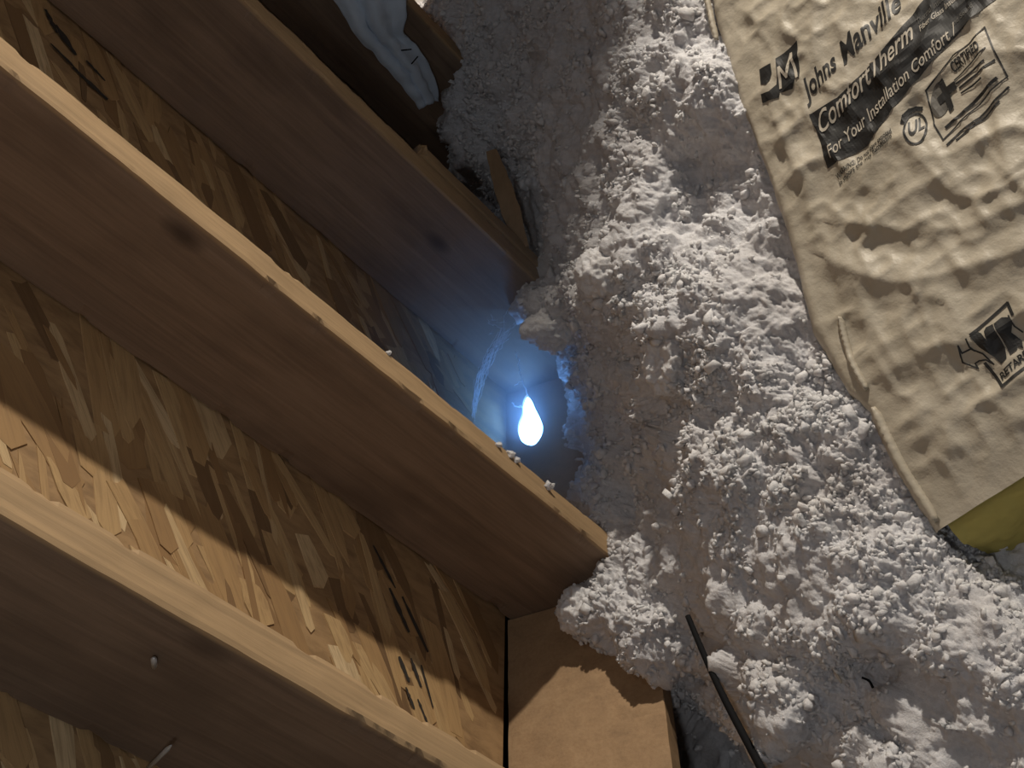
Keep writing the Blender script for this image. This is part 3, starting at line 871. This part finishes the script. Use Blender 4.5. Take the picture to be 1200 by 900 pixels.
for a, b_, lab in [((483, 74), (489, 67), 'small black staple on the lower end of the blue-grey foam sheet'), ((470, 59), (481, 58), 'thin black staple across the fold of the blue-grey foam sheet')]:
    z = 1.795
    st_ = obj('staple', tube('staple', W(smooth_path([ray(*a) * (z + .012), ray(*a) * z, ray(*b_) * z, ray(*b_) * (z + .012)], 14)), 0.0011, 6), M_CABLE)
    tag(st_, lab, 'staple')

# ------------------------------------------------------------------ cable, nails, wood strip
ca_, cb_ = ray(806, 722) * 1.205, ray(886, 888) * 1.085
pts = [ca_ + (cb_ - ca_) * t + np.array([-0.0025, 0.0015, 0]) * math.sin(t * 3) for t in (0, .3, .6, 1.0, 1.2)]
o = obj('cable', tube('cable', W(smooth_path(pts, 30)), np.linspace(0.0031, 0.0045, 30), 10), M_CABLE)
tag(o, 'stiff black cable sticking out of the insulation beside the lit block', 'cable')
def nail(name, label, a, za, b_, zb_, rad):
    A_, B_ = ray(*a) * za, ray(*b_) * zb_
    t = np.array([0, .86, .97, 1.0])
    p_ = W(A_ + (B_ - A_) * t[:, None])
    o = obj(name, tube(name, p_, np.array([rad, rad, rad * .45, rad * .1]), 10), M_STEEL)
    return tag(o, label, 'nail')
nail('nail', 'bright steel nail point sticking out beside the lowest strand board', (168, 906), 0.920, (201, 873), 0.860, 0.0019)
nail('nail', 'short nail tip glinting on the dark face of the lowest rafter', (181, 782), 0.836, (180, 771), 0.812, 0.0022)
wp = [ray(576, 178) * 1.72, ray(592, 220) * 1.70, ray(613, 292) * 1.655]
c0, c1 = wp[0], wp[2]
ax = (c1 - c0) / np.linalg.norm(c1 - c0); sx = np.cross(ax, [0, 0, 1.0]); sx /= np.linalg.norm(sx); sz = np.cross(sx, ax)
vsx = []; 
for k in range(14):
    s = k / 13; c = c0 + (c1 - c0) * s; w = 0.008 + 0.006 * math.sin(3 * s) + random.uniform(-.001, .001)
    for (p1, p2) in ((-1, -1), (1, -1), (1, 1), (-1, 1)): vsx.append(c + sx * w * p1 + sz * 0.005 * p2)
fc = [(4 * i + k, 4 * i + (k + 1) % 4, 4 * i + 4 + (k + 1) % 4, 4 * i + 4 + k) for i in range(13) for k in range(4)] + [(3, 2, 1, 0), (52, 53, 54, 55)]
o = obj('wood_strip', mesh_py('wood_strip', W(np.array(vsx)), fc), M_BLOCK)
tag(o, 'thin splintered wood strip half buried in wool beside the uppermost rafter', 'wood strip')
# straw bits on the heap
for a, b_, lab, mt in [((962, 770), (986, 800), 'thin pale straw lying in a hollow of the lower right wool', M_PAPER), ((1010, 794), (1023, 806), 'tiny dark splinter in the hollow of the lower right wool', M_CABLE)]:
    za = zb(*a) - 0.012; zc = zb(*b_) - 0.012
    mid = ((a[0] + b_[0]) / 2 + 2, (a[1] + b_[1]) / 2 - 2)
    o = obj('straw', tube('straw', W(smooth_path([ray(*a) * za, ray(*mid) * (za - .004), ray(*b_) * zc], 8)), 0.0012, 6), mt)
    tag(o, lab, 'straw')

# ------------------------------------------------------------------ cobweb and wool bits near the daylight gap
web = empty('cobweb', Matrix.Translation(Vector(W(ray(590, 400) * 1.66))))
tag(web, 'dusty cobweb glowing in daylight above the gap', 'cobweb')
def strand_web(pts, rad, n=22, wob=0.0015):
    p_ = smooth_path([ray(x, y) * z for x, y, z in pts], n)
    p_ = p_ + RNG.normal(size=p_.shape) * wob * np.sin(np.linspace(0, np.pi, n))[:, None]
    ob = obj('web_strand', tube('web_strand', W(p_) - np.array(web.location), rad, 5), M_WEB, web)
for k in range(18):
    j = lambda s=3: random.uniform(-s, s)
    strand_web([(592 + j(8), 390 + j(8), 1.66), (577 + j(8), 414 + j(6), 1.662 + j(.01)), (563 + j(6), 445 + j(6), 1.66 + j(.012)), (553 + j(4), 488 + j(12), 1.655 + j(.012))], random.uniform(0.0002, 0.00055))
for k in range(5):
    a = random.uniform(0, 6.28)
    strand_web([(583 + random.uniform(-14, 14), 388 + random.uniform(-12, 12), 1.66), (588 + 12 * math.cos(a), 384 + 12 * math.sin(a), 1.66), (590 + 20 * math.cos(a), 380 + 18 * math.sin(a), 1.66)], 0.0003)
strand_web([(577, 364, 1.67), (588, 372, 1.67)], 0.0009, 8)
strand_web([(604, 412, 1.67), (609, 430, 1.68), (614, 450, 1.69), (619, 466, 1.70)], 0.0008)
strand_web([(600, 472, 1.69), (606, 475, 1.70), (613, 478, 1.71)], 0.0011, 10)
strand_web([(603, 452, 1.69), (611, 447, 1.70)], 0.0006, 8)
k = 0
for (x, y, off, rad, lab) in [(597, 533, .0, .0035, 'white wool crumb on the rafter edge under the daylight gap'), (583, 522, .0, .0026, 'small wool crumb on the rafter edge left of the daylight gap'),
                              (641, 571, .0, .0042, 'bright wool crumb on the rafter edge right of the daylight gap'), (604, 540, 0, .003, 'flat wool crumb on the rafter edge just below the daylight gap'),
                              (455, 414, .0, .0018, 'tiny wool speck on the middle of the lit rafter edge')]:
    k += 1
    qd = ray(x, y); nrm = AX_D; zz = (AX_D @ (P0 + DEPTH * AX_D)) / (AX_D @ qd)
    v, f = clump_shape(3, 200 + k, 0.9)
    me = mesh_np('wool_crumb', WD(v * np.array([1.5, 1.2, .8]) * rad), f, False)
    o = obj('wool_crumb', me, M_TUFT); o.location = W(qd * zz + AX_D * rad * 0.6)
    tag(o, lab, 'wool crumb', 'wool crumbs near the daylight gap')

# ------------------------------------------------------------------ dusty air lit by the daylight gap
M_AIR = bpy.data.materials.new('dusty_air'); M_AIR.use_nodes = True
nt = M_AIR.node_tree; nt.nodes.remove(nt.nodes['Principled BSDF'])
vs_ = nd(nt, 'ShaderNodeVolumeScatter'); vs_.inputs['Color'].default_value = (0.8, 0.88, 1, 1); vs_.inputs['Density'].default_value = 1.3
tc = nd(nt, 'ShaderNodeTexCoord'); mp = nd(nt, 'ShaderNodeMapping'); mp.inputs['Scale'].default_value = (1 / 0.4,) * 3
gr = nd(nt, 'ShaderNodeTexGradient', gradient_type='QUADRATIC_SPHERE')
ml = nd(nt, 'ShaderNodeMath', operation='MULTIPLY'); ml.inputs[1].default_value = 4.2
nt.links.new(tc.outputs['Object'], mp.inputs['Vector']); nt.links.new(mp.outputs['Vector'], gr.inputs['Vector']); nt.links.new(gr.outputs['Fac'], ml.inputs[0]); nt.links.new(ml.outputs[0], vs_.inputs['Density'])
nt.links.new(vs_.outputs[0], nt.nodes['Material Output'].inputs['Volume'])
bm = bmesh.new(); bmesh.ops.create_icosphere(bm, subdivisions=3, radius=0.40)
me = bpy.data.meshes.new('dusty_air'); bm.to_mesh(me); bm.free()
o = obj('dusty_air', me, M_AIR); o.location = W(ray(618, 495) * 1.66)
tag(o, 'hazy dusty air glowing blue around the daylight gap', 'haze', None, 'stuff')
